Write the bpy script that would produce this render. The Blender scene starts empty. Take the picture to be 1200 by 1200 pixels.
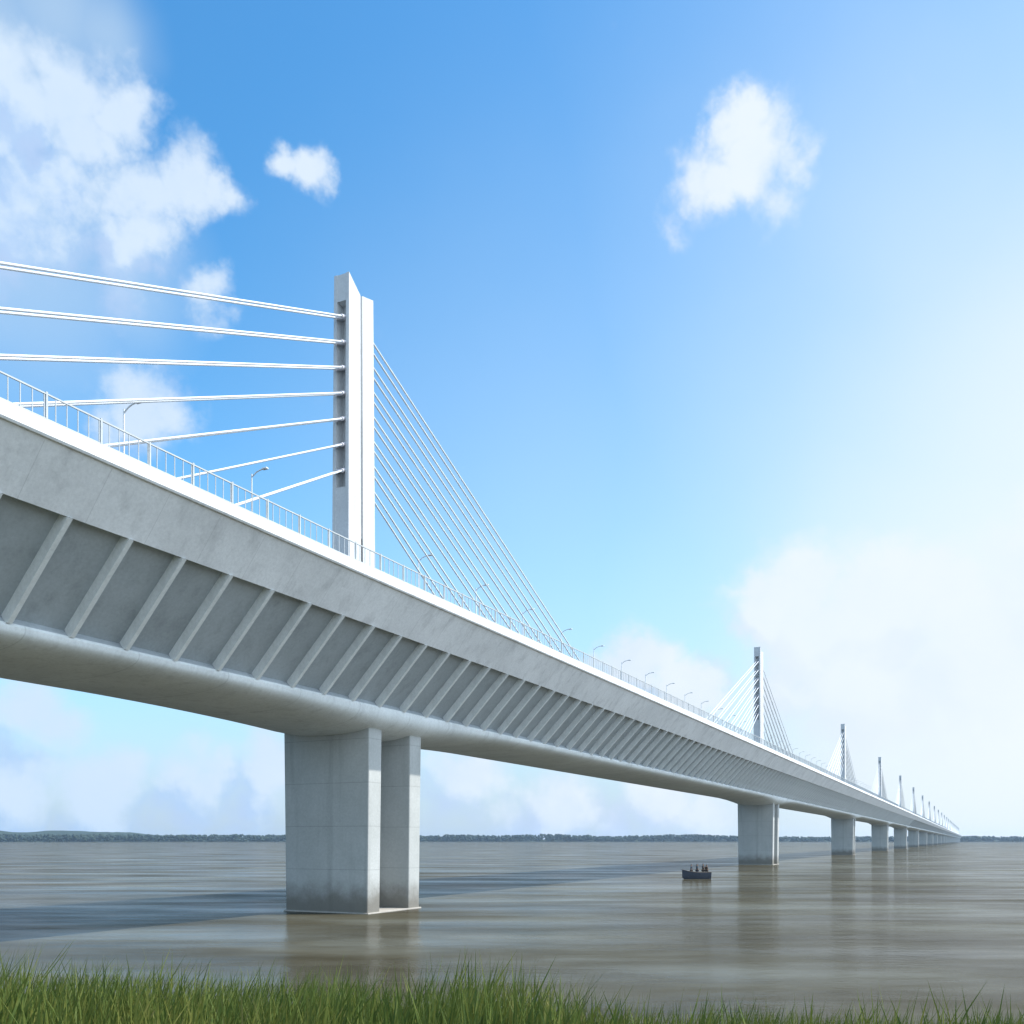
import bpy, bmesh, math, random
from mathutils import Vector, Matrix, noise
random.seed(7)
R = math.radians
scene = bpy.context.scene
COL = scene.collection

# ------------------------------------------------------------------ frame of the place
F = 1100.0                     # focal length in photo pixels
HC = 5.2                       # eye height above the water
VPX, HZ = 1140.0, 985.0
TH = math.atan((VPX - 600) / F)
CT, ST = math.cos(TH), math.sin(TH)
AHEAD = Vector((ST, CT, 0))
RIGHT = Vector((CT, -ST, 0))
SC, TM = 41.9, 58.3            # bridge axis: metres left of the camera, metres ahead to the first pier
ORG = RIGHT * (-SC) + AHEAD * TM
SPAN = 149.0
NP = 24                        # piers in view

# ------------------------------------------------------------------ helpers
def link(o, parent=None):
    COL.objects.link(o)
    if parent is not None:
        o.parent = parent
    return o

def tag(o, label=None, cat=None, group=None, kind=None):
    if label: o['label'] = label
    if cat: o['category'] = cat
    if group: o['group'] = group
    if kind: o['kind'] = kind
    return o

def empty(name, loc=(0, 0, 0), rz=0.0, parent=None):
    o = bpy.data.objects.new(name, None)
    o.location = loc
    o.rotation_euler = (0, 0, rz)
    o.empty_display_size = 0.5
    return link(o, parent)

def mesh_obj(name, bm, mats, parent=None, smooth=None):
    me = bpy.data.meshes.new(name)
    bmesh.ops.recalc_face_normals(bm, faces=bm.faces[:])
    bm.to_mesh(me)
    bm.free()
    for m in (mats if isinstance(mats, (list, tuple)) else [mats]):
        me.materials.append(m)
    if smooth is not None:
        me.shade_smooth()
        me.set_sharp_from_angle(angle=R(smooth))
    return link(bpy.data.objects.new(name, me), parent)

def pydata_obj(name, vs, fs, mat, parent=None, smooth=False):
    me = bpy.data.meshes.new(name)
    me.from_pydata(vs, [], fs)
    me.materials.append(mat)
    if smooth:
        me.shade_smooth()
    me.update()
    return link(bpy.data.objects.new(name, me), parent)

def box(bm, x0, x1, y0, y1, z0, z1, bevel=0.0):
    vs = [bm.verts.new((x, y, z)) for z in (z0, z1) for y in (y0, y1) for x in (x0, x1)]
    fs = [bm.faces.new([vs[i] for i in q]) for q in
          ((0, 2, 3, 1), (4, 5, 7, 6), (0, 1, 5, 4), (2, 6, 7, 3), (0, 4, 6, 2), (1, 3, 7, 5))]
    if bevel:
        es = list({e for f in fs for e in f.edges})
        bmesh.ops.bevel(bm, geom=es, offset=bevel, segments=2, affect='EDGES', profile=0.5)
    return vs

def tube(bm, a, b, r0, r1=None, n=8, caps=True):
    a, b = Vector(a), Vector(b)
    r1 = r0 if r1 is None else r1
    d = (b - a).normalized()
    up = Vector((0, 0, 1)) if abs(d.z) < 0.95 else Vector((0, 1, 0))
    u = d.cross(up).normalized()
    v = d.cross(u)
    ra, rb = [], []
    for i in range(n):
        c = 2 * math.pi * i / n
        w = u * math.cos(c) + v * math.sin(c)
        ra.append(bm.verts.new(a + w * r0))
        rb.append(bm.verts.new(b + w * r1))
    for i in range(n):
        j = (i + 1) % n
        bm.faces.new((ra[i], ra[j], rb[j], rb[i]))
    if caps:
        bm.faces.new(ra[::-1])
        bm.faces.new(rb)

# ------------------------------------------------------------------ materials
def new_mat(name):
    m = bpy.data.materials.new(name)
    m.use_nodes = True
    nt = m.node_tree
    b = nt.nodes['Principled BSDF']
    return m, nt, b

def nd(nt, kind, **kw):
    n = nt.nodes.new(kind)
    for k, v in kw.items():
        if k in n.inputs.keys() if isinstance(k, str) else False:
            n.inputs[k].default_value = v
        else:
            setattr(n, k, v)
    return n

def noise_node(nt, vec, scale, detail=5, rough=0.55, stretch=None):
    if stretch:
        mp = nt.nodes.new('ShaderNodeMapping')
        mp.inputs['Scale'].default_value = stretch
        nt.links.new(vec, mp.inputs['Vector'])
        vec = mp.outputs[0]
    n = nt.nodes.new('ShaderNodeTexNoise')
    n.inputs['Scale'].default_value = scale
    n.inputs['Detail'].default_value = detail
    n.inputs['Roughness'].default_value = rough
    nt.links.new(vec, n.inputs['Vector'])
    return n.outputs['Fac']

def ramp(nt, fac, stops):
    r = nt.nodes.new('ShaderNodeValToRGB')
    e = r.color_ramp.elements
    while len(e) < len(stops):
        e.new(0.5)
    for k, (p, c) in enumerate(stops):
        e[k].position = p
        e[k].color = (*c, 1) if len(c) == 3 else c
    nt.links.new(fac, r.inputs[0])
    return r.outputs[0]

def mixc(nt, fac, a, b, mode='MIX'):
    m = nt.nodes.new('ShaderNodeMix')
    m.data_type = 'RGBA'
    m.blend_type = mode
    for key, val in ((0, fac), (6, a), (7, b)):
        if hasattr(val, 'is_linked') or hasattr(val, 'links'):
            nt.links.new(val, m.inputs[key])
        else:
            m.inputs[key].default_value = val if key == 0 else (*val, 1)
    return m.outputs[2]

def math_n(nt, op, a, b=None, clamp=False):
    m = nt.nodes.new('ShaderNodeMath')
    m.operation = op
    m.use_clamp = clamp
    for k, val in ((0, a), (1, b)):
        if val is None:
            continue
        if isinstance(val, (int, float)):
            m.inputs[k].default_value = val
        else:
            nt.links.new(val, m.inputs[k])
    return m.outputs[0]

def map_range(nt, val, a, b, c, d, smooth=False):
    m = nt.nodes.new('ShaderNodeMapRange')
    m.interpolation_type = 'SMOOTHSTEP' if smooth else 'LINEAR'
    for k, x in zip((1, 2, 3, 4), (a, b, c, d)):
        m.inputs[k].default_value = x
    nt.links.new(val, m.inputs[0])
    return m.outputs[0]

def concrete(name, col, dark, streak=0.25, joint=0.0, dark_foot=False):
    """cast concrete: blotches, fine grain, vertical weather streaks, segment joints, browner foot"""
    m, nt, b = new_mat(name)
    tc = nt.nodes.new('ShaderNodeTexCoord')
    obj = tc.outputs['Object']
    big = noise_node(nt, obj, 0.22, 5, 0.6)
    fine = noise_node(nt, obj, 6.0, 6, 0.65)
    strk = noise_node(nt, obj, 1.0, 4, 0.6, (1.1, 1.1, 0.07))
    f1 = map_range(nt, big, 0.3, 0.7, 0, 1)
    c = mixc(nt, f1, dark, col)
    f2 = map_range(nt, strk, 0.52, 0.75, 0, streak)
    c = mixc(nt, f2, c, tuple(0.55 * v for v in dark))
    f3 = map_range(nt, fine, 0.3, 0.7, 0.9, 1.06)
    mul = nt.nodes.new('ShaderNodeVectorMath'); mul.operation = 'SCALE'
    nt.links.new(c, mul.inputs[0]); nt.links.new(f3, mul.inputs['Scale'])
    c = mul.outputs[0]
    sep = nt.nodes.new('ShaderNodeSeparateXYZ')
    nt.links.new(obj, sep.inputs[0])
    bump_h = fine
    if joint:
        fr = math_n(nt, 'FRACT', math_n(nt, 'DIVIDE', sep.outputs[1], joint))
        ln = math_n(nt, 'LESS_THAN', fr, 0.012)
        c = mixc(nt, math_n(nt, 'MULTIPLY', ln, 0.22), c, tuple(0.3 * v for v in dark))
    if dark_foot:  # browner towards the foot with a wavering edge, and level joint lines
        wob = math_n(nt, 'MULTIPLY', noise_node(nt, obj, 0.8, 5, 0.6), 2.4)
        zz = math_n(nt, 'SUBTRACT', sep.outputs[2], wob)
        f4 = map_range(nt, zz, -0.7, 1.6, 0.75, 0.0, True)
        c = mixc(nt, f4, c, (0.11, 0.095, 0.07))
        fz = math_n(nt, 'FRACT', math_n(nt, 'DIVIDE', sep.outputs[2], 3.1))
        ln = math_n(nt, 'LESS_THAN', fz, 0.014)
        c = mixc(nt, math_n(nt, 'MULTIPLY', ln, 0.4), c, tuple(0.4 * v for v in dark))
    nt.links.new(c, b.inputs['Base Color'])
    b.inputs['Roughness'].default_value = 0.8
    b.inputs['Specular IOR Level'].default_value = 0.3
    bp = nt.nodes.new('ShaderNodeBump')
    bp.inputs['Strength'].default_value = 0.25
    bp.inputs['Distance'].default_value = 0.02
    nt.links.new(bump_h, bp.inputs['Height'])
    nt.links.new(bp.outputs[0], b.inputs['Normal'])
    return m

def plain(name, col, rough=0.5, metal=0.0, var=0.12, scale=4.0):
    m, nt, b = new_mat(name)
    tc = nt.nodes.new('ShaderNodeTexCoord')
    n = noise_node(nt, tc.outputs['Object'], scale, 5, 0.6)
    c = ramp(nt, n, [(0.3, tuple(v * (1 - var) for v in col)), (0.7, tuple(min(1, v * (1 + var)) for v in col))])
    nt.links.new(c, b.inputs['Base Color'])
    b.inputs['Roughness'].default_value = rough
    b.inputs['Metallic'].default_value = metal
    return m

M_GIRD = concrete('girder_concrete', (0.77, 0.80, 0.79), (0.64, 0.67, 0.66), 0.35, joint=SPAN / 24)
M_PANEL = concrete('panel_shade_concrete', (0.40, 0.44, 0.46), (0.32, 0.355, 0.37), 0.35)  # recess shade is put into this darker, cooler panel colour
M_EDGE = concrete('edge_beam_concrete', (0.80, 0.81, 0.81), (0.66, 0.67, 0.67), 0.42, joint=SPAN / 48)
M_PIER = concrete('pier_concrete', (0.46, 0.475, 0.46), (0.37, 0.385, 0.37), 0.4, dark_foot=True)
M_RIB = concrete('rib_concrete', (0.74, 0.76, 0.75), (0.66, 0.68, 0.67), 0.15)
M_WHITE = concrete('white_painted_concrete', (0.80, 0.81, 0.81), (0.66, 0.67, 0.66), 0.45)
M_PYLON = concrete('pylon_concrete', (0.62, 0.63, 0.63), (0.52, 0.53, 0.53), 0.3)
M_CAP = concrete('pile_cap_concrete', (0.42, 0.40, 0.36), (0.30, 0.28, 0.25), 0.3)
M_ROAD = plain('asphalt', (0.055, 0.055, 0.057), 0.9, 0, 0.3, 2)
M_CABLE = plain('white_cable_sheath', (0.66, 0.69, 0.71), 0.45, 0, 0.08, 0.6)
M_RAIL = plain('galvanised_rail', (0.42, 0.45, 0.46), 0.45, 0.0, 0.1, 3)
M_LAMP = plain('lamp_post_paint', (0.72, 0.74, 0.75), 0.4, 0.0, 0.08, 3)
M_DARK = plain('dark_hatch_steel', (0.05, 0.045, 0.045), 0.6, 0, 0.2, 5)
M_ANCH = plain('anchor_steel', (0.70, 0.66, 0.68), 0.5, 0.0, 0.1, 3)
M_HULL = plain('tarred_hull_timber', (0.035, 0.045, 0.065), 0.6, 0, 0.35, 6)
M_TIMB = plain('grey_boat_timber', (0.16, 0.14, 0.12), 0.75, 0, 0.3, 9)
M_SKIN = plain('skin', (0.24, 0.14, 0.09), 0.55, 0, 0.06, 9)
M_HAIR = plain('black_hair', (0.012, 0.011, 0.011), 0.6, 0, 0.2, 30)

# ------------------------------------------------------------------ sun direction
SUN_AZ = 62.0                   # degrees from the bridge direction towards the camera's side
sh = (RIGHT * math.sin(R(SUN_AZ)) + AHEAD * math.cos(R(SUN_AZ))).normalized()
SUN_EL = math.atan(math.tan(R(57)) * math.sin(R(SUN_AZ)))
sun_dir = Vector((sh.x * math.cos(SUN_EL), sh.y * math.cos(SUN_EL), math.sin(SUN_EL)))
sl = bpy.data.lights.new('sun', 'SUN')
sl.energy = 4.2
sl.angle = R(0.53)
sl.color = (1.0, 0.96, 0.90)
so = bpy.data.objects.new('sun', sl)
so.rotation_euler = sun_dir.to_track_quat('Z', 'Y').to_euler()
so.location = (60, -30, 90)
COL.objects.link(so)

# ------------------------------------------------------------------ world: sky and clouds by direction
w = bpy.data.worlds.new('World')
scene.world = w
w.use_nodes = True
nt = w.node_tree
bg = nt.nodes['Background']
sky = nt.nodes.new('ShaderNodeTexSky')
sky.sky_type = 'NISHITA'
sky.sun_disc = False
sky.sun_elevation = SUN_EL
sky.sun_rotation = math.atan2(sun_dir.x, sun_dir.y)
sky.altitude = 50
sky.air_density = 1.0
sky.dust_density = 0.6
sky.ozone_density = 2.5
SKY_STR = 0.15
tc = nt.nodes.new('ShaderNodeTexCoord')
D = tc.outputs['Generated']

def bearing(px, py):
    return Vector(((px - 600) / F, 1.0, (HZ - py) / F)).normalized()

# the direction, stirred by noise so that cloud outlines billow
def vec_noise(scale, amt, detail=4):
    n = nt.nodes.new('ShaderNodeTexNoise')
    n.inputs['Scale'].default_value = scale
    n.inputs['Detail'].default_value = detail
    n.inputs['Roughness'].default_value = 0.6
    nt.links.new(D, n.inputs['Vector'])
    s = nt.nodes.new('ShaderNodeVectorMath'); s.operation = 'SUBTRACT'
    nt.links.new(n.outputs['Color'], s.inputs[0]); s.inputs[1].default_value = (0.5, 0.5, 0.5)
    k = nt.nodes.new('ShaderNodeVectorMath'); k.operation = 'SCALE'
    nt.links.new(s.outputs[0], k.inputs[0]); k.inputs['Scale'].default_value = amt
    return k.outputs[0]

def vadd(a, b):
    v = nt.nodes.new('ShaderNodeVectorMath'); v.operation = 'ADD'
    nt.links.new(a, v.inputs[0]); nt.links.new(b, v.inputs[1])
    return v.outputs[0]

DW = vadd(D, vec_noise(9.0, 0.10, 6))

def blobs(items, vec):
    """smooth union of round puffs: (px, py, radius px, weight) given as bearings"""
    tot = None
    for px, py, r, wt in items:
        c = bearing(px, py)
        dist = nt.nodes.new('ShaderNodeVectorMath'); dist.operation = 'DISTANCE'
        nt.links.new(vec, dist.inputs[0]); dist.inputs[1].default_value = c
        k = Vector(((px - 600) / F, 1.0, (HZ - py) / F)).length
        rad = r / F / k ** 1.5
        v = map_range(nt, dist.outputs['Value'], 0.0, rad * 1.75, wt, 0.0, True)
        tot = v if tot is None else math_n(nt, 'MAXIMUM', tot, v)
    return tot

CUM = [(75, 105, 62, 1), (25, 150, 80, .95), (105, 165, 60, .95), (50, 235, 85, .85), (-15, 110, 85, .9), (0, 235, 75, .9), (90, 225, 60, .9), (130, 120, 50, .9), (165, 235, 58, .95), (215, 222, 55, 1),
       (255, 230, 36, .95), (165, 285, 58, .85), (150, 340, 55, .55), (245, 352, 30, .8), (252, 385, 30, .6),
       (175, 485, 52, .9), (135, 500, 40, .7), (332, 188, 26, .85), (362, 190, 32, .9),
       (858, 150, 36, .95), (880, 190, 58, .95), (832, 215, 44, .9), (922, 195, 40, .75), (795, 252, 30, .7), (900, 240, 45, .6),
       (955, 728, 78, 1.1), (905, 716, 48, 1.1), (1075, 708, 70, 1.1), (1010, 720, 60, 1.05), (1010, 800, 110, 1), (1130, 770, 95, .9), (935, 800, 66, .95),
       (760, 785, 48, .95), (805, 815, 50, .95), (720, 800, 40, .7),
       (45, 838, 62, .8), (30, 925, 70, .9), (120, 940, 66, .9), (230, 920, 60, .85), (310, 900, 50, .9), (290, 945, 50, .7),
       (540, 905, 55, .85), (650, 940, 55, .9), (600, 955, 45, .7), (770, 925, 62, .9), (840, 955, 50, .8), (720, 960, 40, .8),
       (1300, 650, 130, .9), (-120, 250, 150, .9), (-150, 700, 160, .8), (1450, 250, 140, .8)]
base = blobs(CUM, DW)
det = nt.nodes.new('ShaderNodeTexNoise')
det.inputs['Scale'].default_value = 22
det.inputs['Detail'].default_value = 8
det.inputs['Roughness'].default_value = 0.6
nt.links.new(D, det.inputs['Vector'])
dn = map_range(nt, det.outputs['Fac'], 0.25, 0.75, -0.27, 0.27)
cov = map_range(nt, math_n(nt, 'ADD', base, dn), 0.14, 0.82, 0.0, 0.96, True)
# sunlit and shaded flanks of the cumulus
offv = nt.nodes.new('ShaderNodeCombineXYZ')
for k, q in enumerate((0.030, 0.0, 0.045)):
    offv.inputs[k].default_value = q
base2 = blobs(CUM, vadd(vadd(D, vec_noise(14.0, 0.10, 6)), offv.outputs[0]))
flank = map_range(nt, math_n(nt, 'SUBTRACT', base, base2), -0.30, 0.30, 0.0, 1.0, True)
# soft veil of thin cloud, thickest towards the sunny side
VEIL = [(1330, 640, 620, 1.0), (1180, 900, 420, 1.0), (1000, 700, 420, .55), (700, 640, 330, .34), (1120, 330, 330, .65), (-20, 40, 130, .5), (60, 10, 90, .5), (110, 30, 60, .5),
        (30, 320, 150, .45), (150, 330, 90, .4), (700, 900, 300, .2), (1250, 120, 240, .35)]
veil = blobs(VEIL, vadd(D, vec_noise(3.0, 0.10, 4)))
veil = math_n(nt, 'MULTIPLY', veil, 0.9)
# axis components of the direction, and the clear sky colour
sepd = nt.nodes.new('ShaderNodeSeparateXYZ')
nt.links.new(D, sepd.inputs[0])
hs = nt.nodes.new('ShaderNodeHueSaturation')
hs.inputs['Saturation'].default_value = 1.42
hs.inputs['Value'].default_value = 1.12
hs.inputs['Hue'].default_value = 0.5
tint = nt.nodes.new('ShaderNodeVectorMath'); tint.operation = 'MULTIPLY'
nt.links.new(sky.outputs[0], tint.inputs[0]); tint.inputs[1].default_value = (1.2, 1.16, 1.02)
nt.links.new(tint.outputs[0], hs.inputs['Color'])
shade_n = noise_node(nt, D, 11.0, 5, 0.6)
V = 1.0 / SKY_STR
ccol = ramp(nt, shade_n, [(0.32, (0.34 * V, 0.46 * V, 0.66 * V)), (0.62, (0.54 * V, 0.60 * V, 0.67 * V))])
low = map_range(nt, sepd.outputs[2], 0.0, 0.30, 0.85, 0.0, True)
c0 = mixc(nt, low, hs.outputs[0], (0.24 * V, 0.36 * V, 0.54 * V))
glow = blobs([(1260, 800, 300, .95), (1060, 850, 130, .7), (1270, 500, 230, .5)], vadd(D, vec_noise(4.0, 0.10, 5)))
c1 = mixc(nt, veil, c0, (0.52 * V, 0.615 * V, 0.67 * V))
c1 = mixc(nt, glow, c1, (0.60 * V, 0.645 * V, 0.67 * V))
fl = nt.nodes.new('ShaderNodeVectorMath'); fl.operation = 'DOT_PRODUCT'
nt.links.new(D, fl.inputs[0]); fl.inputs[1].default_value = RIGHT
ccol = mixc(nt, map_range(nt, fl.outputs['Value'], -0.85, -0.25, 0.85, 0.0, True), ccol, (0.27 * V, 0.44 * V, 0.66 * V))
ccol = mixc(nt, map_range(nt, fl.outputs['Value'], -0.38, -0.10, 0.0, 0.8, True), ccol, (0.58 * V, 0.635 * V, 0.68 * V))
sunny = map_range(nt, fl.outputs['Value'], -0.40, -0.12, 0.75, 0.08, True)
ccol = mixc(nt, math_n(nt, 'MULTIPLY', map_range(nt, flank, 0.0, 1.0, 1.0, 0.0), sunny), ccol, (0.33 * V, 0.43 * V, 0.62 * V))
ccol = mixc(nt, map_range(nt, flank, 0.45, 1.0, 0.0, 0.5), ccol, (0.58 * V, 0.635 * V, 0.68 * V))
c2 = mixc(nt, cov, c1, ccol)
# out-of-view sky brightness added to the right and behind, as fill for shaded faces
def facing(v):
    d = nt.nodes.new('ShaderNodeVectorMath'); d.operation = 'DOT_PRODUCT'
    nt.links.new(D, d.inputs[0]); d.inputs[1].default_value = v
    return d.outputs['Value']
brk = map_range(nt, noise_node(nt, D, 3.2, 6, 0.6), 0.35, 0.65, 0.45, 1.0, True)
fill_right = math_n(nt, 'MULTIPLY', map_range(nt, facing(RIGHT), 0.10, 0.55, 0.0, 0.95, True), brk)
c2 = mixc(nt, fill_right, c2, (1.30 * V, 1.55 * V, 1.85 * V))
fill_back = math_n(nt, 'MULTIPLY', map_range(nt, facing(Vector((0, -1, 0))), -0.5, 0.2, 0.0, 0.2, True), brk)
c2 = mixc(nt, fill_back, c2, (0.58 * V, 0.66 * V, 0.70 * V))
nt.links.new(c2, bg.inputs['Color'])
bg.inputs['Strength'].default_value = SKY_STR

# ------------------------------------------------------------------ water
def make_water():
    m, nt, b = new_mat('muddy_river_water')
    tc = nt.nodes.new('ShaderNodeTexCoord')
    P = tc.outputs['Object']
    silt = noise_node(nt, P, 0.035, 6, 0.6, (1.0, 2.2, 1))
    c = ramp(nt, silt, [(0.36, (0.036, 0.031, 0.018)), (0.5, (0.064, 0.060, 0.042)), (0.64, (0.104, 0.106, 0.086))])
    calm = noise_node(nt, P, 0.02, 4, 0.6, (0.8, 2.0, 1))
    w1 = noise_node(nt, P, 0.35, 4, 0.55, (0.7, 1.3, 1))
    w2 = noise_node(nt, P, 2.2, 5, 0.6, (0.7, 1.2, 1))
    h = math_n(nt, 'ADD', math_n(nt, 'MULTIPLY', w1, 0.55), math_n(nt, 'MULTIPLY', w2, 0.22))
    amp = map_range(nt, calm, 0.35, 0.65, 0.15, 0.9)
    h = math_n(nt, 'MULTIPLY', h, amp)
    bp = nt.nodes.new('ShaderNodeBump')
    bp.inputs['Strength'].default_value = 0.5
    bp.inputs['Distance'].default_value = 0.6
    nt.links.new(h, bp.inputs['Height'])
    # silt-laden water: much of the light comes back out of the body of the water
    df = nt.nodes.new('ShaderNodeBsdfDiffuse')
    nt.links.new(c, df.inputs['Color'])
    gl = nt.nodes.new('ShaderNodeBsdfGlossy')
    gl.inputs['Roughness'].default_value = 0.06
    gl.inputs['Color'].default_value = (0.95, 0.97, 1, 1)
    nt.links.new(bp.outputs[0], gl.inputs['Normal'])
    fr = nt.nodes.new('ShaderNodeFresnel')
    fr.inputs['IOR'].default_value = 1.33
    pt = noise_node(nt, P, 0.055, 6, 0.62, (0.6, 2.4, 1))
    cat = map_range(nt, pt, 0.36, 0.66, 0.14, 0.54)
    mx = nt.nodes.new('ShaderNodeMixShader')
    nt.links.new(math_n(nt, 'MULTIPLY', fr.outputs[0], cat), mx.inputs[0])
    nt.links.new(df.outputs[0], mx.inputs[1]); nt.links.new(gl.outputs[0], mx.inputs[2])
    nt.links.new(mx.outputs[0], nt.nodes['Material Output'].inputs['Surface'])
    nt.nodes.remove(b)
    bm = bmesh.new()
    xs = [-4600, -1500, -400, -100, 100, 400, 1500, 4600]
    ys = [-300, -60, 40, 150, 400, 1000, 2200, 4800]
    g = [[bm.verts.new((x, y, 0)) for x in xs] for y in ys]
    for j in range(len(ys) - 1):
        for i in range(len(xs) - 1):
            bm.faces.new((g[j][i], g[j][i + 1], g[j + 1][i + 1], g[j + 1][i]))
    o = mesh_obj('water', bm, m)
    tag(o, 'wide muddy brown river with rippled surface', 'water', kind='structure')
make_water()

# ------------------------------------------------------------------ near bank and its grass
def bank_h(x, y):
    br = x / max(y, 4.0)
    left = max(0.0, min(1.0, (0.12 - br) / 0.3))
    n = noise.noise(Vector((x * 0.18, y * 0.18, 3.1))) * 0.22 + noise.noise(Vector((x * 0.7, y * 0.7, 9.0))) * 0.06
    if y < 5:
        g = 5.2 - 0.22 * 5 - 0.02 * (5 - y) + 0.1 * left
        g -= max(0, (5 - y)) * 0.02
    else:
        g = 5.2 - 0.222 * y + 0.32 * left * min(1, (y - 5) / 6)
    return max(-1.2, g - 0.35 + n)

def make_bank():
    m, nt, b = new_mat('bank_soil')
    tc = nt.nodes.new('ShaderNodeTexCoord')
    n = noise_node(nt, tc.outputs['Object'], 1.4, 6, 0.65)
    c = ramp(nt, n, [(0.3, (0.055, 0.05, 0.028)), (0.55, (0.06, 0.075, 0.025)), (0.75, (0.12, 0.10, 0.065))])
    nt.links.new(c, b.inputs['Base Color'])
    b.inputs['Roughness'].default_value = 0.95
    vs, fs = [], []
    NX, NY = 90, 60
    for j in range(NY + 1):
        for i in range(NX + 1):
            x = -45 + 90 * i / NX
            y = -20 + 52 * j / NY
            vs.append((x, y, bank_h(x, y)))
    for j in range(NY):
        for i in range(NX):
            a = j * (NX + 1) + i
            fs.append((a, a + 1, a + NX + 2, a + NX + 1))
    o = pydata_obj('river_bank', vs, fs, m, smooth=True)
    tag(o, 'grassy earth bank sloping down to the near edge of the river', 'bank', kind='structure')
make_bank()

def make_grass():
    m, nt, b = new_mat('bank_grass')
    tc = nt.nodes.new('ShaderNodeTexCoord')
    n = noise_node(nt, tc.outputs['Object'], 0.55, 4, 0.6)
    n2 = noise_node(nt, tc.outputs['Object'], 25.0, 2, 0.5, (1, 1, 0.05))
    f = math_n(nt, 'ADD', math_n(nt, 'MULTIPLY', n, 0.55), math_n(nt, 'MULTIPLY', n2, 0.45))
    c = ramp(nt, f, [(0.3, (0.045, 0.08, 0.018)), (0.48, (0.085, 0.125, 0.025)), (0.6, (0.155, 0.165, 0.034)), (0.70, (0.24, 0.21, 0.09))])
    nt.links.new(c, b.inputs['Base Color'])
    b.inputs['Roughness'].default_value = 0.6
    b.inputs['Specular IOR Level'].default_value = 0.2
    tr = nt.nodes.new('ShaderNodeBsdfTranslucent')
    nt.links.new(c, tr.inputs['Color'])
    mx = nt.nodes.new('ShaderNodeMixShader')
    mx.inputs[0].default_value = 0.3
    out = nt.nodes['Material Output']
    nt.links.new(b.outputs[0], mx.inputs[1]); nt.links.new(tr.outputs[0], mx.inputs[2])
    nt.links.new(mx.outputs[0], out.inputs[0])
    vs, fs = [], []
    rnd = random.Random(11)
    # tallness of the stand by bearing across the bank: (bearing, metres)
    prof = [(-0.62, 1.08), (-0.52, 1.08), (-0.36, 1.02), (-0.2, .9), (-0.12, .9), (-0.02, 1.15), (0.03, 1.05), (0.08, .85), (0.16, .66),
            (0.24, .8), (0.28, .74), (0.36, .66), (0.45, .7), (0.5, .74), (0.56, .8), (0.64, .8)]
    def tall(br):
        if br <= prof[0][0]: return prof[0][1]
        for (a, ha), (c_, hc) in zip(prof, prof[1:]):
            if br <= c_:
                return ha + (hc - ha) * (br - a) / (c_ - a)
        return prof[-1][1]
    made = 0
    while made < 42000:
        y = 6 + 17 * rnd.random() ** 0.85
        x = (rnd.random() * 1.36 - 0.68) * y
        g = bank_h(x, y)
        if g < 0.02:
            continue
        T = tall(x / y)
        cl = noise.noise(Vector((x * 0.9, y * 0.9, 1.7)))
        if T < 0.6 and rnd.random() < 0.45 - cl:
            continue
        h = T * (0.55 + 0.45 * rnd.random()) * (1.0 + 0.35 * cl)
        h = max(0.15, h * 1.12)
        wd = 0.004 + 0.009 * rnd.random()
        a = rnd.random() * 6.283
        bx, by = math.cos(a), math.sin(a)
        la = rnd.random() * 6.283
        lean = h * (0.08 + 0.32 * rnd.random() ** 1.5)
        lx, ly = math.cos(la) * lean + 0.08 * h, math.sin(la) * lean
        k0 = len(vs)
        for t, ww in ((0, 1.0), (0.4, 0.95), (0.75, 0.6)):
            ox, oy = lx * t * t, ly * t * t
            z = g - 0.03 + h * t * (1 - 0.12 * t)
            vs.append((x + ox - bx * wd * ww, y + oy - by * wd * ww, z))
            vs.append((x + ox + bx * wd * ww, y + oy + by * wd * ww, z))
        vs.append((x + lx, y + ly, g + h * 0.9))
        fs += [(k0, k0 + 1, k0 + 3, k0 + 2), (k0 + 2, k0 + 3, k0 + 5, k0 + 4), (k0 + 4, k0 + 5, k0 + 6)]
        made += 1
    o = pydata_obj('grass', vs, fs, m)
    tag(o, 'tall green grass growing along the near bank', 'grass', kind='stuff')
make_grass()

# ------------------------------------------------------------------ far shore
def shore_y(x):
    return 3330 + 120 * noise.noise(Vector((x * 0.0007, 0.3, 0))) - (max(0, -x - 300) ** 1.0) * 0.55

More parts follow.
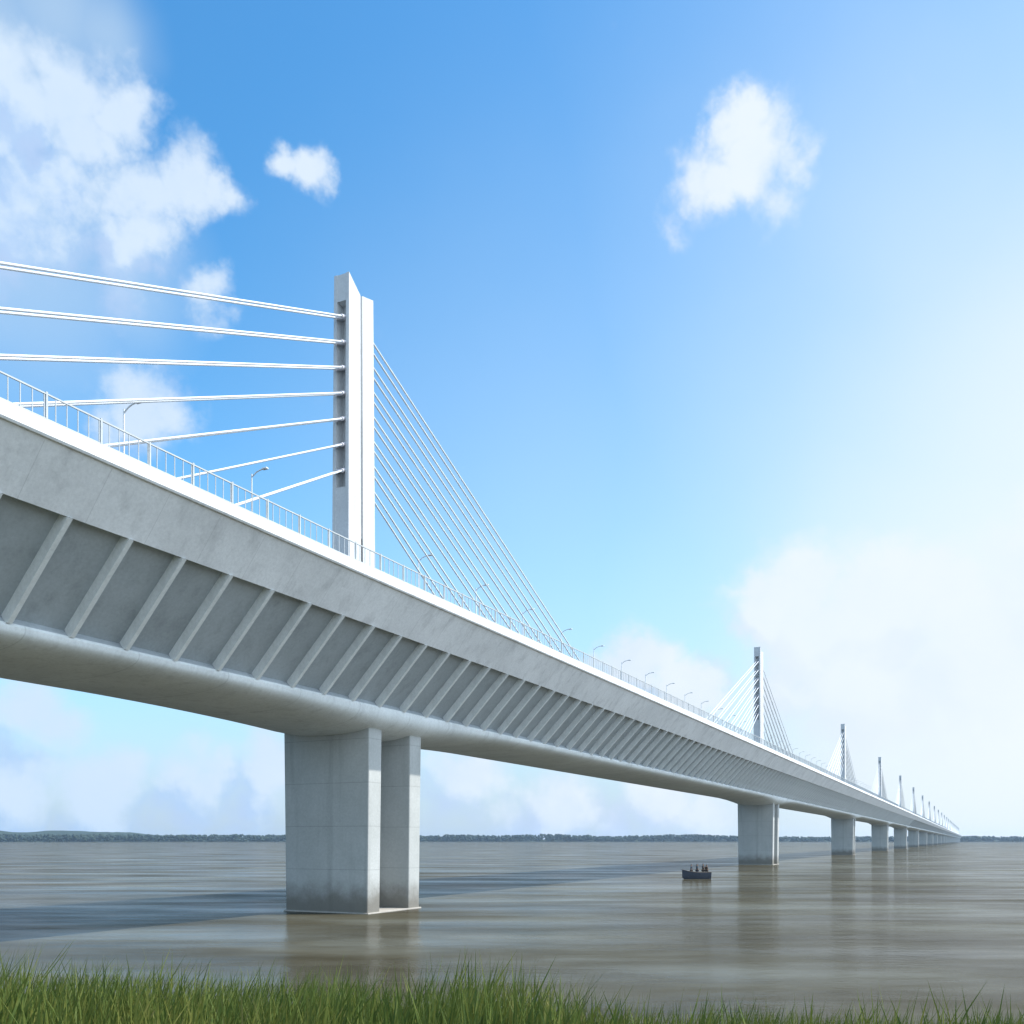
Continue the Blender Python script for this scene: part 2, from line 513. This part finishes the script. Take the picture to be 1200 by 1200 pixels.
def make_far_shore():
    m, nt, b = new_mat('far_shore_soil')
    tc = nt.nodes.new('ShaderNodeTexCoord')
    n = noise_node(nt, tc.outputs['Object'], 0.01, 5, 0.6)
    c = ramp(nt, n, [(0.35, (0.02, 0.032, 0.022)), (0.65, (0.05, 0.055, 0.035))])
    nt.links.new(c, b.inputs['Base Color'])
    b.inputs['Roughness'].default_value = 0.95
    vs, fs = [], []
    NX = 140
    prof = [(-12, -0.6), (0, 0.35), (14, 1.6), (120, 2.4), (900, 3.0)]
    for i in range(NX + 1):
        x = -4400 + 8800 * i / NX
        for d, z in prof:
            y = min(4700, shore_y(x) + d)
            vs.append((x, y, z + 0.4 * noise.noise(Vector((x * 0.01, d * 0.02, 0)))))
    k = len(prof)
    for i in range(NX):
        for j in range(k - 1):
            a = i * k + j
            fs.append((a, a + k, a + k + 1, a + 1))
    o = pydata_obj('far_shore', vs, fs, m, smooth=True)
    tag(o, 'low land on the far side of the river', 'shore', kind='structure')

    mf, nt, b = new_mat('far_woods_foliage')
    tc = nt.nodes.new('ShaderNodeTexCoord')
    n = noise_node(nt, tc.outputs['Object'], 0.03, 5, 0.65)
    c = ramp(nt, n, [(0.3, (0.010, 0.024, 0.020)), (0.7, (0.026, 0.048, 0.030))])
    nt.links.new(c, b.inputs['Base Color'])
    b.inputs['Roughness'].default_value = 0.9
    t = (1 + 5 ** 0.5) / 2
    ico_v = [Vector(p).normalized() for p in ((-1, t, 0), (1, t, 0), (-1, -t, 0), (1, -t, 0), (0, -1, t), (0, 1, t),
             (0, -1, -t), (0, 1, -t), (t, 0, -1), (t, 0, 1), (-t, 0, -1), (-t, 0, 1))]
    ico_f = [(0, 11, 5), (0, 5, 1), (0, 1, 7), (0, 7, 10), (0, 10, 11), (1, 5, 9), (5, 11, 4), (11, 10, 2), (10, 7, 6), (7, 1, 8),
             (3, 9, 4), (3, 4, 2), (3, 2, 6), (3, 6, 8), (3, 8, 9), (4, 9, 5), (2, 4, 11), (6, 2, 10), (8, 6, 7), (9, 8, 1)]
    rnd = random.Random(5)
    vs, fs = [], []
    def clump(x, y, z, r, sz):
        k0 = len(vs)
        for v in ico_v:
            q = rnd.uniform(0.7, 1.25)
            vs.append((x + v.x * r * q, y + v.y * r * q, z + v.z * r * sz * q))
        fs.extend(tuple(k0 + i for i in f) for f in ico_f)
    for _ in range(10000):
        x = rnd.uniform(-3200, 3000)
        d = 10 + 130 * rnd.random() ** 2
        y = shore_y(x) + d
        hh = 24 + 8 * noise.noise(Vector((x * 0.004, 1.0, 0))) + 4 * noise.noise(Vector((x * 0.02, 4.0, 0)))
        if x > 900:
            hh *= 0.8
        r = rnd.uniform(3.2, 6.5)
        zt = 2 + max(3.0, hh * rnd.uniform(0.35, 1.0))
        clump(x, y, max(3.0, zt - r * 0.8), r, rnd.uniform(0.7, 1.1))
    # undergrowth that closes the gaps below the crowns
    k0 = len(vs)
    NU = 700
    for i in range(NU + 1):
        x = -3250 + 6300 * i / NU
        y = shore_y(x)
        top = 9 + 3 * noise.noise(Vector((x * 0.02, 7.0, 0))) + 2.5 * noise.noise(Vector((x * 0.11, 2.0, 0)))
        vs += [(x, y + 8, 0.8), (x, y + 40, top), (x, y + 80, top * 0.9), (x, y + 130, 1.0)]
    for i in range(NU):
        for j in range(3):
            a = k0 + 4 * i + j
            fs.append((a, a + 4, a + 5, a + 1))
    o = pydata_obj('treeline', vs, fs, mf)
    tag(o, 'distant dark line of woods along the far shore', 'woods', kind='stuff')

    # low wooded hill far to the left
    vs, fs = [], []
    NX, NY = 60, 16
    for i in range(NX + 1):
        for j in range(NY + 1):
            u, v = i / NX, j / NY
            x = -2100 + 1130 * u
            y = shore_y(x) + 130 + 420 * v
            e = math.sin(math.pi * min(1, u * 1.0)) ** 0.6 * math.sin(math.pi * v) ** 0.7
            z = 2 + 38 * e * (0.85 + 0.35 * noise.noise(Vector((x * 0.008, y * 0.008, 0)))) + 3 * e * noise.noise(Vector((x * 0.05, y * 0.05, 2)))
            vs.append((x, y, min(z, 46)))
    for i in range(NX):
        for j in range(NY):
            a = i * (NY + 1) + j
            fs.append((a, a + NY + 1, a + NY + 2, a + 1))
    o = pydata_obj('hills', vs, fs, mf, smooth=True)
    tag(o, 'low blue wooded rise on the far left shore', 'hill', kind='structure')
make_far_shore()

# ------------------------------------------------------------------ the bridge
Z_TOP, Z_DECK, Z_FAS, Z_RIB, Z_MID, Z_PIER = 21.1, 20.0, 18.43, 14.52, 13.5, 12.75
Y0, Y1 = -SPAN, SPAN * NP - 40
bridge = empty('cable_stayed_bridge', (ORG.x, ORG.y, 0), -TH)
tag(bridge, 'long pale concrete bridge with a row of central masts and stay cables crossing the river', 'bridge')

def soffit(y):
    d = abs((y + SPAN / 2) % SPAN - SPAN / 2)
    if d < 4.0: return Z_PIER
    q = min(1.0, (d - 4.0) / 19.0)
    return Z_PIER + (Z_MID - Z_PIER) * (1 - (1 - q) ** 2)

def make_girder():
    bm = bmesh.new()
    ys = [Y0]
    y = Y0
    while y < Y1 - 0.01:
        d = abs((y + SPAN / 2) % SPAN - SPAN / 2)
        step = 2.0 if (d < 26 and y < 700) else (6.0 if y < 700 else 12.0)
        y = min(Y1, y + step)
        ys.append(y)
    rows = []
    for y in ys:
        zs = soffit(y)
        half = [(9.9, 20.0), (9.9, 20.45), (10.3, 20.45), (8.7, Z_FAS), (8.41, Z_FAS + .28), (4.61, Z_RIB + .28), (4.9, Z_RIB)]
        zc = Z_RIB - 0.12
        hgt = zc - zs
        for k in range(0, 12):                     # rounded belly
            a = k / 12 * math.pi / 2
            half.append((4.96 * math.cos(a) ** 0.77, zc - hgt * math.sin(a) ** 0.77))
        full = half + [(0.0, zs)] + [(-x, z) for x, z in reversed(half)]
        rows.append([bm.verts.new((x, y, z)) for x, z in full])
    n = len(rows[0])
    for a, b in zip(rows, rows[1:]):
        for i in range(n):
            j = (i + 1) % n
            f = bm.faces.new((a[i], a[j], b[j], b[i]))
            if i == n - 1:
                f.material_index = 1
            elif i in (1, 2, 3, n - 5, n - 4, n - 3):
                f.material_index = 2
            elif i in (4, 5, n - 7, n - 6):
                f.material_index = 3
    bm.faces.new(rows[0]); bm.faces.new(rows[-1])
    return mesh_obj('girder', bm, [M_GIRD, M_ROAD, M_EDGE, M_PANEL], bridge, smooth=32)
girder = make_girder()

def rib_bm(bm, y):
    # a slim inclined rib lying in the recess between edge beam and lower chord
    w2 = 0.12
    p = [(8.78, Z_FAS - 0.05), (8.20, Z_FAS + .22), (4.55, Z_RIB + .42), (4.84, Z_RIB + 0.02), (5.02, Z_RIB - 0.06)]
    a = [bm.verts.new((x, y - w2, z)) for x, z in p]
    b = [bm.verts.new((x, y + w2, z)) for x, z in p]
    bm.faces.new(a); bm.faces.new(b[::-1])
    for i in range(len(p)):
        j = (i + 1) % len(p)
        bm.faces.new((a[i], b[i], b[j], a[j]))
bm = bmesh.new(); rib_bm(bm, 0.0)
rib0 = mesh_obj('rib', bm, M_RIB, girder)
RIB_Y = -31.8
rib0.location.y = RIB_Y - 8 * 3.1
for k in range(-7, 92):
    o = rib0.copy()
    o.location.y = RIB_Y + k * 3.1
    link(o, girder)
bm = bmesh.new()
for k in range(92, 200):
    rib_bm(bm, RIB_Y + k * 3.1)
o = mesh_obj('rib', bm, M_RIB, girder); tag(o, kind='stuff')

def make_parapet(side):
    bm = bmesh.new()
    prof = [(9.93, 20.02), (9.98, Z_TOP - 0.03), (10.05, Z_TOP), (10.46, Z_TOP), (10.5, Z_TOP - 0.04), (10.5, 20.55), (10.44, 20.47), (10.31, 20.46)]
    ys = [Y0 + (Y1 - Y0) * i / 60 for i in range(61)]
    rows = [[bm.verts.new((side * x, y, z)) for x, z in prof] for y in ys]
    n = len(prof)
    for a, b in zip(rows, rows[1:]):
        for i in range(n):
            j = (i + 1) % n
            bm.faces.new((a[i], a[j], b[j], b[i]))
    bm.faces.new(rows[0]); bm.faces.new(rows[-1])
    mesh_obj('parapet', bm, M_WHITE, bridge)
make_parapet(1); make_parapet(-1)

def make_railing(side, yend):
    bm = bmesh.new()
    y = Y0 + 80
    while y < yend:
        box(bm, side * 10.2 - 0.04, side * 10.2 + 0.04, y - 0.04, y + 0.04, Z_TOP - 0.01, Z_TOP + 1.2)
        y += 2.5
    y = Y0 + 80.4
    while y < min(yend, 420):
        box(bm, side * 10.2 - 0.016, side * 10.2 + 0.016, y - 0.016, y + 0.016, Z_TOP + 0.16, Z_TOP + 1.1)
        y += 0.5
    for z in (0.16, 1.12):
        box(bm, side * 10.2 - 0.03, side * 10.2 + 0.03, Y0 + 80, yend, Z_TOP + z - 0.03, Z_TOP + z + 0.03)
    mesh_obj('railing', bm, M_RAIL, bridge)
make_railing(1, 1400); make_railing(-1, 600)

# piers: two leaves on a pile cap
def make_pier(y, src=None):
    if src is None:
        p = empty('pier', (0, y, 0), 0, bridge)
        for s in (-1, 1):
            bm = bmesh.new()
            yc = s * 2.675
            box(bm, -3.8, 3.8, yc - 0.8, yc + 0.8, -1.2, 13.4, 0.09)
            for v in bm.verts:                     # slight taper towards the water
                t = 1 - 0.05 * (13.4 - v.co.z) / 14.6
                v.co.x *= t
                v.co.y = yc + (v.co.y - yc) * t
            mesh_obj('leaf', bm, M_PIER, p)
        bm = bmesh.new()
        box(bm, -3.76, 3.76, -3.55, 3.55, -1.1, 0.09, 0.03)
        mesh_obj('pile_cap', bm, M_CAP, p)
        return p
    p = src.copy(); p.location.y = y; link(p, bridge)
    for ch in list(src.children):
        link(ch.copy(), p)
    return p
pier0 = make_pier(0.0)
for k in range(1, NP):
    make_pier(k * SPAN, pier0)

# pylons
PB, PT = 19.9, 47.1
def pyl_scale(z):
    return 1.0 + 0.13 * max(0.0, (PT - z) / (PT - PB))
def pylon_mesh():
    bm = bmesh.new()
    W = 0.675
    def prism(x0, x1, y0, y1, z0, z1, top=None):
        vs = box(bm, x0, x1, y0, y1, z0, z1)
        for v in vs:
            if v.co.z > z1 - 1e-4 and top:
                v.co.z = top(v.co.y)
            s = pyl_scale(v.co.z)
            v.co.x *= s
            v.co.y *= s
    near = lambda y: PT - 0.72 * (y + 1.55)
    far = lambda y: 46.15 + 0.28 * (y - 0.12)
    prism(-W, W, -0.75, -0.12, PB, 46, near)            # near blade
    prism(-W, -0.40, -1.55, -0.75, PB, 46, near)        # its two flanges
    prism(0.40, W, -1.55, -0.75, PB, 46, near)
    prism(-0.40, 0.40, -1.52, -0.75, PB, 31.3)          # solid below the anchor recess
    prism(-0.40, 0.40, -1.52, -0.75, 45.1, 46, near)    # and above it
    prism(-0.50, 0.50, -0.12, 0.12, PB, 46.0)           # web in the groove
    prism(-W, W, 0.12, 0.75, PB, 46, far)
    prism(-W, -0.40, 0.75, 1.55, PB, 46, far)
    prism(0.40, W, 0.75, 1.55, PB, 46, far)
    prism(-0.40, 0.40, 0.75, 1.52, PB, 31.3)
    prism(-0.40, 0.40, 0.75, 1.52, 45.1, 46, far)
    prism(-1.15, 1.15, -2.1, 2.1, 19.9, 20.9)           # plinth on the median
    return bm
NC = 7
CAB = [(44.2 - 1.87 * i, 59.0 - 5.95 * i) for i in range(NC)]
TWIN = 0.26
def cable_ends(i, s, q, y=0.0):
    zt, a = CAB[i]
    return Vector((q * TWIN, y + s * 0.8, zt)), Vector((q * TWIN * 1.3, y + s * (a + 0.8), 20.1))

pylon0 = mesh_obj('pylon', pylon_mesh(), M_PYLON, bridge)
for s in (-1, 1):
    for i in range(NC):
        for q in (-1, 1):
            a, b = cable_ends(i, s, q)
            bm = bmesh.new()
            tube(bm, a, b, 0.072, n=10)
            mesh_obj('stay_cable', bm, M_CABLE, pylon0, smooth=50)
for s in (-1, 1):
    for i in range(NC):
        for q in (-1, 1):
            a, b = cable_ends(i, s, q)
            d = (b - a).normalized()
            bm = bmesh.new()
            tube(bm, a - d * 0.05, a + d * 1.15, 0.135, 0.12, n=10)
            tube(bm, a + d * 1.15, a + d * 1.22, 0.15, 0.15, n=10)
            mesh_obj('anchor_sleeve', bm, M_ANCH, pylon0, smooth=50)
sc_ = pyl_scale(27)
bm = bmesh.new()
box(bm, 0.40 * sc_, 0.575 * sc_, -0.11 * sc_, 0.11 * sc_, 25.9, 27.9)
mesh_obj('access_hatch', bm, M_DARK, pylon0)
details = list(pylon0.children)
for k in range(1, NP):
    o = pylon0.copy(); o.location.y = k * SPAN; link(o, bridge)
    for ch in details:
        nm = ch.name.split('.')[0]
        if nm == 'stay_cable' and k <= 2:
            link(ch.copy(), o)
        if nm == 'anchor_sleeve' and k <= 1:
            link(ch.copy(), o)
bm = bmesh.new()
for k in range(3, NP):
    for s in (-1, 1):
        for i in range(NC):
            for q in (-1, 1):
                a, b = cable_ends(i, s, q, k * SPAN)
                tube(bm, a, b, 0.072, n=5)
o = mesh_obj('stay_cable', bm, M_CABLE, bridge); tag(o, kind='stuff')

# ------------------------------------------------------------------ lamp posts along the far edge of the deck
def local(x, y, z=0.0):
    return ORG + RIGHT * x + AHEAD * y + Vector((0, 0, z))
LAMP_LABEL = 'slim pale lamp post rising above the white parapet of the bridge deck'
def make_lamp():
    t = empty('lamp_post')
    H = 14.3
    bm = bmesh.new()
    tube(bm, (0, 0, 0), (0, 0, 0.5), 0.20, 0.20, 10)
    tube(bm, (0, 0, 0.5), (0, 0, H), 0.09, 0.055, 10)
    mesh_obj('pole', bm, M_LAMP, t, smooth=40)
    bm = bmesh.new()
    pts = [(0, 0, H - 0.25), (0.45, 0, H + 0.05), (0.8, 0, H + 0.16), (1.15, 0, H + 0.2)]
    for a, b in zip(pts, pts[1:]):
        tube(bm, a, b, 0.055, 0.05, 8)
    mesh_obj('arm', bm, M_LAMP, t, smooth=40)
    bm = bmesh.new()
    box(bm, 1.1, 1.6, -0.14, 0.16, H + 0.14, H + 0.27, 0.04)
    mesh_obj('lamp_head', bm, M_LAMP, t)
    return t
lamp0 = make_lamp()
LN = 46
for k in range(LN):
    if k == 0:
        o = lamp0
    else:
        o = lamp0.copy(); link(o)
        for ch in list(lamp0.children):
            link(ch.copy(), o)
    o.location = local(-9.5, -38 + 12.5 * k, Z_DECK)
    o.rotation_euler = (0, 0, -TH)
    tag(o, LAMP_LABEL, 'lamp post', 'lamp posts along the bridge deck')

# ------------------------------------------------------------------ boat and the people in it
BZ = 127.0
BX = (816 - 600) / F * BZ
boat = empty('rowing_boat', (BX, BZ, 0), R(4))
tag(boat, 'small dark wooden boat afloat near the second pier carrying four standing people', 'boat')
def hull_sect(u):
    """u 0 stern .. 1 bow (bow points left): half beam, keel z, gunwale z"""
    bw = 0.62 * (1 - max(0, (u - 0.45) / 0.55) ** 2.2) * (0.86 + 0.14 * min(1, u / 0.3))
    keel = -0.22 + 0.42 * max(0, (u - 0.75) / 0.25) ** 2
    gun = 0.92 + 0.36 * max(0, (u - 0.4) / 0.6) ** 2 + 0.08 * max(0, 0.3 - u)
    return max(bw, 0.02), keel, gun
L = 3.9
NS = 18
bm = bmesh.new()
outer, inner = [], []
for i in range(NS + 1):
    u = i / NS
    bw, k, g = hull_sect(u)
    x = L / 2 - L * u - (0.0 if u > 0.01 else 0.0)
    ro, ri = [], []
    for q in range(-6, 7):
        t = q / 6
        yy = math.copysign(abs(t) ** 0.75, t)
        zz = k + (g - k) * abs(t) ** 2.2
        ro.append(bm.verts.new((x, bw * yy, zz)))
        ri.append(bm.verts.new((x * 0.985, max(bw - 0.05, 0.005) * yy, min(g, zz + 0.06 * (1 - abs(t))))))
    outer.append(ro); inner.append(ri)
for a, b in zip(outer, outer[1:]):
    for j in range(12):
        bm.faces.new((a[j], a[j + 1], b[j + 1], b[j]))
for a, b in zip(inner, inner[1:]):
    for j in range(12):
        bm.faces.new((a[j + 1], a[j], b[j], b[j + 1]))
for k_ in (0, 12):
    for i in range(NS):
        bm.faces.new((outer[i][k_], outer[i + 1][k_], inner[i + 1][k_], inner[i][k_]))
for r_ in (0, NS):
    for j in range(12):
        bm.faces.new((outer[r_][j], outer[r_][j + 1], inner[r_][j + 1], inner[r_][j]))
mesh_obj('hull', bm, M_HULL, boat, smooth=40)
bm = bmesh.new()
for sgn in (-1, 1):
    prev = None
    for i in range(NS + 1):
        u = i / NS
        bw, k, g = hull_sect(u)
        p = Vector((L / 2 - L * u, sgn * bw, g + 0.01))
        if prev is not None:
            tube(bm, prev, p, 0.035, n=6)
        prev = p
mesh_obj('gunwale', bm, M_TIMB, boat)
for u in (0.2, 0.52, 0.78):
    bw, k, g = hull_sect(u)
    x = L / 2 - L * u
    bm = bmesh.new()
    box(bm, x - 0.11, x + 0.11, -bw + 0.09, bw - 0.09, g - 0.22, g - 0.18)
    mesh_obj('thwart', bm, M_TIMB, boat)
bm = bmesh.new()
box(bm, -1.2, 1.7, -0.30, 0.30, 0.27, 0.31)
mesh_obj('floorboard', bm, M_TIMB, boat)

def skin_body(name, verts, edges, radii, mat, parent, root=0, sub=2):
    me = bpy.data.meshes.new(name)
    me.from_pydata([Vector(v) for v in verts], edges, [])
    o = bpy.data.objects.new(name, me)
    me.materials.append(mat)
    link(o, parent)
    sm = o.modifiers.new('skin', 'SKIN')
    sm.use_smooth_shade = True
    lay = me.skin_vertices[0] if me.skin_vertices else None
    if lay is None:
        bmm = bmesh.new(); bmm.from_mesh(me)
        bmm.verts.layers.skin.verify()
        bmm.to_mesh(me); bmm.free()
        lay = me.skin_vertices[0]
    for i, r_ in enumerate(radii):
        lay.data[i].radius = r_ if isinstance(r_, tuple) else (r_, r_)
        lay.data[i].use_root = (i == root)
    ss = o.modifiers.new('sub', 'SUBSURF'); ss.levels = sub; ss.render_levels = sub
    return o

def person(x, y, z, rz, H, label, shirt, trousers, arms):
    t = empty('person', (0, 0, 0))
    t.location = boat.matrix_world @ Vector((x, y, z)) if False else Vector((BX, BZ, 0)) + Matrix.Rotation(R(4), 3, 'Z') @ Vector((x, y, z))
    t.rotation_euler = (0, 0, rz)
    tag(t, label, 'person', 'people in the small boat')
    k = H / 1.7
    S = lambda p: tuple(q * k for q in p)
    al, ar = arms
    V = [(0, 0, .92), (0, 0, 1.10), (0, 0, 1.32), (0, 0.01, 1.44), (0, -0.01, 1.53), (0, -0.02, 1.63),      # 0-5 pelvis..head
         (.10, 0, .86), (.12, -.02, .48), (.13, .02, .09), (.13, -.13, .04),                                  # 6-9 right leg
         (-.10, 0, .86), (-.12, -.02, .48), (-.13, .02, .09), (-.13, -.13, .04),                              # 10-13
         (.17, 0, 1.38), al[0], al[1], al[2], (-.17, 0, 1.38), ar[0], ar[1], ar[2]]                           # 14-21
    E = [(0, 1), (1, 2), (2, 3), (3, 4), (4, 5), (0, 6), (6, 7), (7, 8), (8, 9), (0, 10), (10, 11), (11, 12), (12, 13),
         (2, 14), (14, 15), (15, 16), (16, 17), (2, 18), (18, 19), (19, 20), (20, 21)]
    rad = [q * 1.3 if not isinstance(q, tuple) else tuple(v * 1.3 for v in q) for q in [(.13, .09), (.12, .085), (.15, .095), .055, .075, .085, .085, .058, .042, .035, .085, .058, .042, .035,
           .055, .042, .033, .036, .055, .042, .033, .036]]
    skin_body('body', [S(v) for v in V], E, [tuple(q * k for q in r_) if isinstance(r_, tuple) else r_ * k for r_ in rad], M_SKIN, t)
    CV = [V[0], V[1], V[2], (0, 0, 1.40), V[14], V[15], V[18], V[19]]
    skin_body('shirt', [S(v) for v in CV], [(0, 1), (1, 2), (2, 3), (2, 4), (4, 5), (2, 6), (6, 7)],
              [tuple(q * k * 1.5 for q in r_) for r_ in ((.14, .10), (.135, .10), (.155, .105), (.08, .07), (.066, .066), (.056, .056), (.066, .066), (.056, .056))],
              shirt, t)
    TV = [(0, 0, .95), V[6], V[7], (.13, .01, .14), V[10], V[11], (-.13, .01, .14)]
    skin_body('trousers', [S(v) for v in TV], [(0, 1), (1, 2), (2, 3), (0, 4), (4, 5), (5, 6)],
              [tuple(q * k * 1.42 for q in r_) for r_ in ((.15, .11), (.1, .1), (.075, .075), (.065, .065), (.1, .1), (.075, .075), (.065, .065))], trousers, t)
    bm = bmesh.new()
    bmesh.ops.create_uvsphere(bm, u_segments=14, v_segments=10, radius=0.098 * k)
    bmesh.ops.delete(bm, geom=[v for v in bm.verts if v.co.z < -0.02 * k and v.co.y < 0.03 * k], context='VERTS')
    bmesh.ops.translate(bm, verts=bm.verts, vec=(0, 0.004 * k, 1.645 * k))
    mesh_obj('hair', bm, M_HAIR, t, smooth=60)
    return t
down = [((.24, .02, 1.12), (.25, -.06, .88), (.25, -.08, .80)), ((-.24, .02, 1.12), (-.25, -.06, .88), (-.25, -.08, .80))]
hold = [((.24, -.06, 1.14), (.16, -.28, 1.08), (.12, -.35, 1.08)), ((-.24, -.06, 1.14), (-.16, -.28, 1.22), (-.12, -.35, 1.24))]
reach = [((.25, .0, 1.14), (.30, -.16, .98), (.30, -.22, .94)), ((-.24, .02, 1.12), (-.25, -.06, .88), (-.25, -.08, .80))]
S1 = plain('navy_cloth', (0.030, 0.045, 0.075), 0.85)
S2 = plain('slate_cloth', (0.07, 0.085, 0.10), 0.85)
S3 = plain('brown_cloth', (0.07, 0.05, 0.04), 0.85)
S4 = plain('black_cloth', (0.02, 0.022, 0.026), 0.85)
person(-0.68, 0.0, 0.312, R(80), 1.66, 'standing person in a navy shirt nearest the raised bow of the boat', S1, S4, down)
person(0.12, 0.02, 0.312, R(100), 1.70, 'standing person in a slate grey shirt in the middle of the boat, on their own', S2, S1, reach)
person(0.98, 0.14, 0.312, R(60), 1.72, 'person in a black shirt standing at the stern of the boat with both hands forward', S4, S3, hold)
person(1.38, -0.12, 0.312, R(120), 1.62, 'person in a brown shirt standing closest to the flat stern end of the boat', S3, S4, down)

# ------------------------------------------------------------------ air
def make_haze():
    m = bpy.data.materials.new('haze_air')
    m.use_nodes = True
    nt = m.node_tree
    nt.nodes.remove(nt.nodes['Principled BSDF'])
    pv = nt.nodes.new('ShaderNodeVolumePrincipled')
    pv.inputs['Color'].default_value = (0.58, 0.78, 1.0, 1)
    pv.inputs['Density'].default_value = 0.00006
    pv.inputs['Anisotropy'].default_value = 0.3
    nt.links.new(pv.outputs[0], nt.nodes['Material Output'].inputs['Volume'])
    bm = bmesh.new()
    box(bm, -4700, 4700, -400, 4900, -2.3, 52)
    o = mesh_obj('haze', bm, m)
    tag(o, 'thin pale haze over the river', 'haze', kind='stuff')
make_haze()

# ------------------------------------------------------------------ camera and render settings
cd = bpy.data.cameras.new('camera')
cd.sensor_width = 36
cd.lens = F / 1200 * 36
cd.shift_y = (HZ - 600) / 1200
cd.clip_end = 20000
cd.clip_start = 0.1
cam = bpy.data.objects.new('camera', cd)
cam.location = (0, 0, HC)
cam.rotation_euler = (R(90), 0, 0)
COL.objects.link(cam)
scene.camera = cam
scene.render.engine = 'CYCLES'
cy = scene.cycles
cy.use_denoising = True
cy.max_bounces = 6
cy.volume_bounces = 1
cy.volume_max_steps = 64
vs_ = scene.view_settings
vs_.view_transform = 'Standard'
vs_.look = 'None'
vs_.exposure = 0.6
vs_.gamma = 1.0
vs_.use_curve_mapping = False
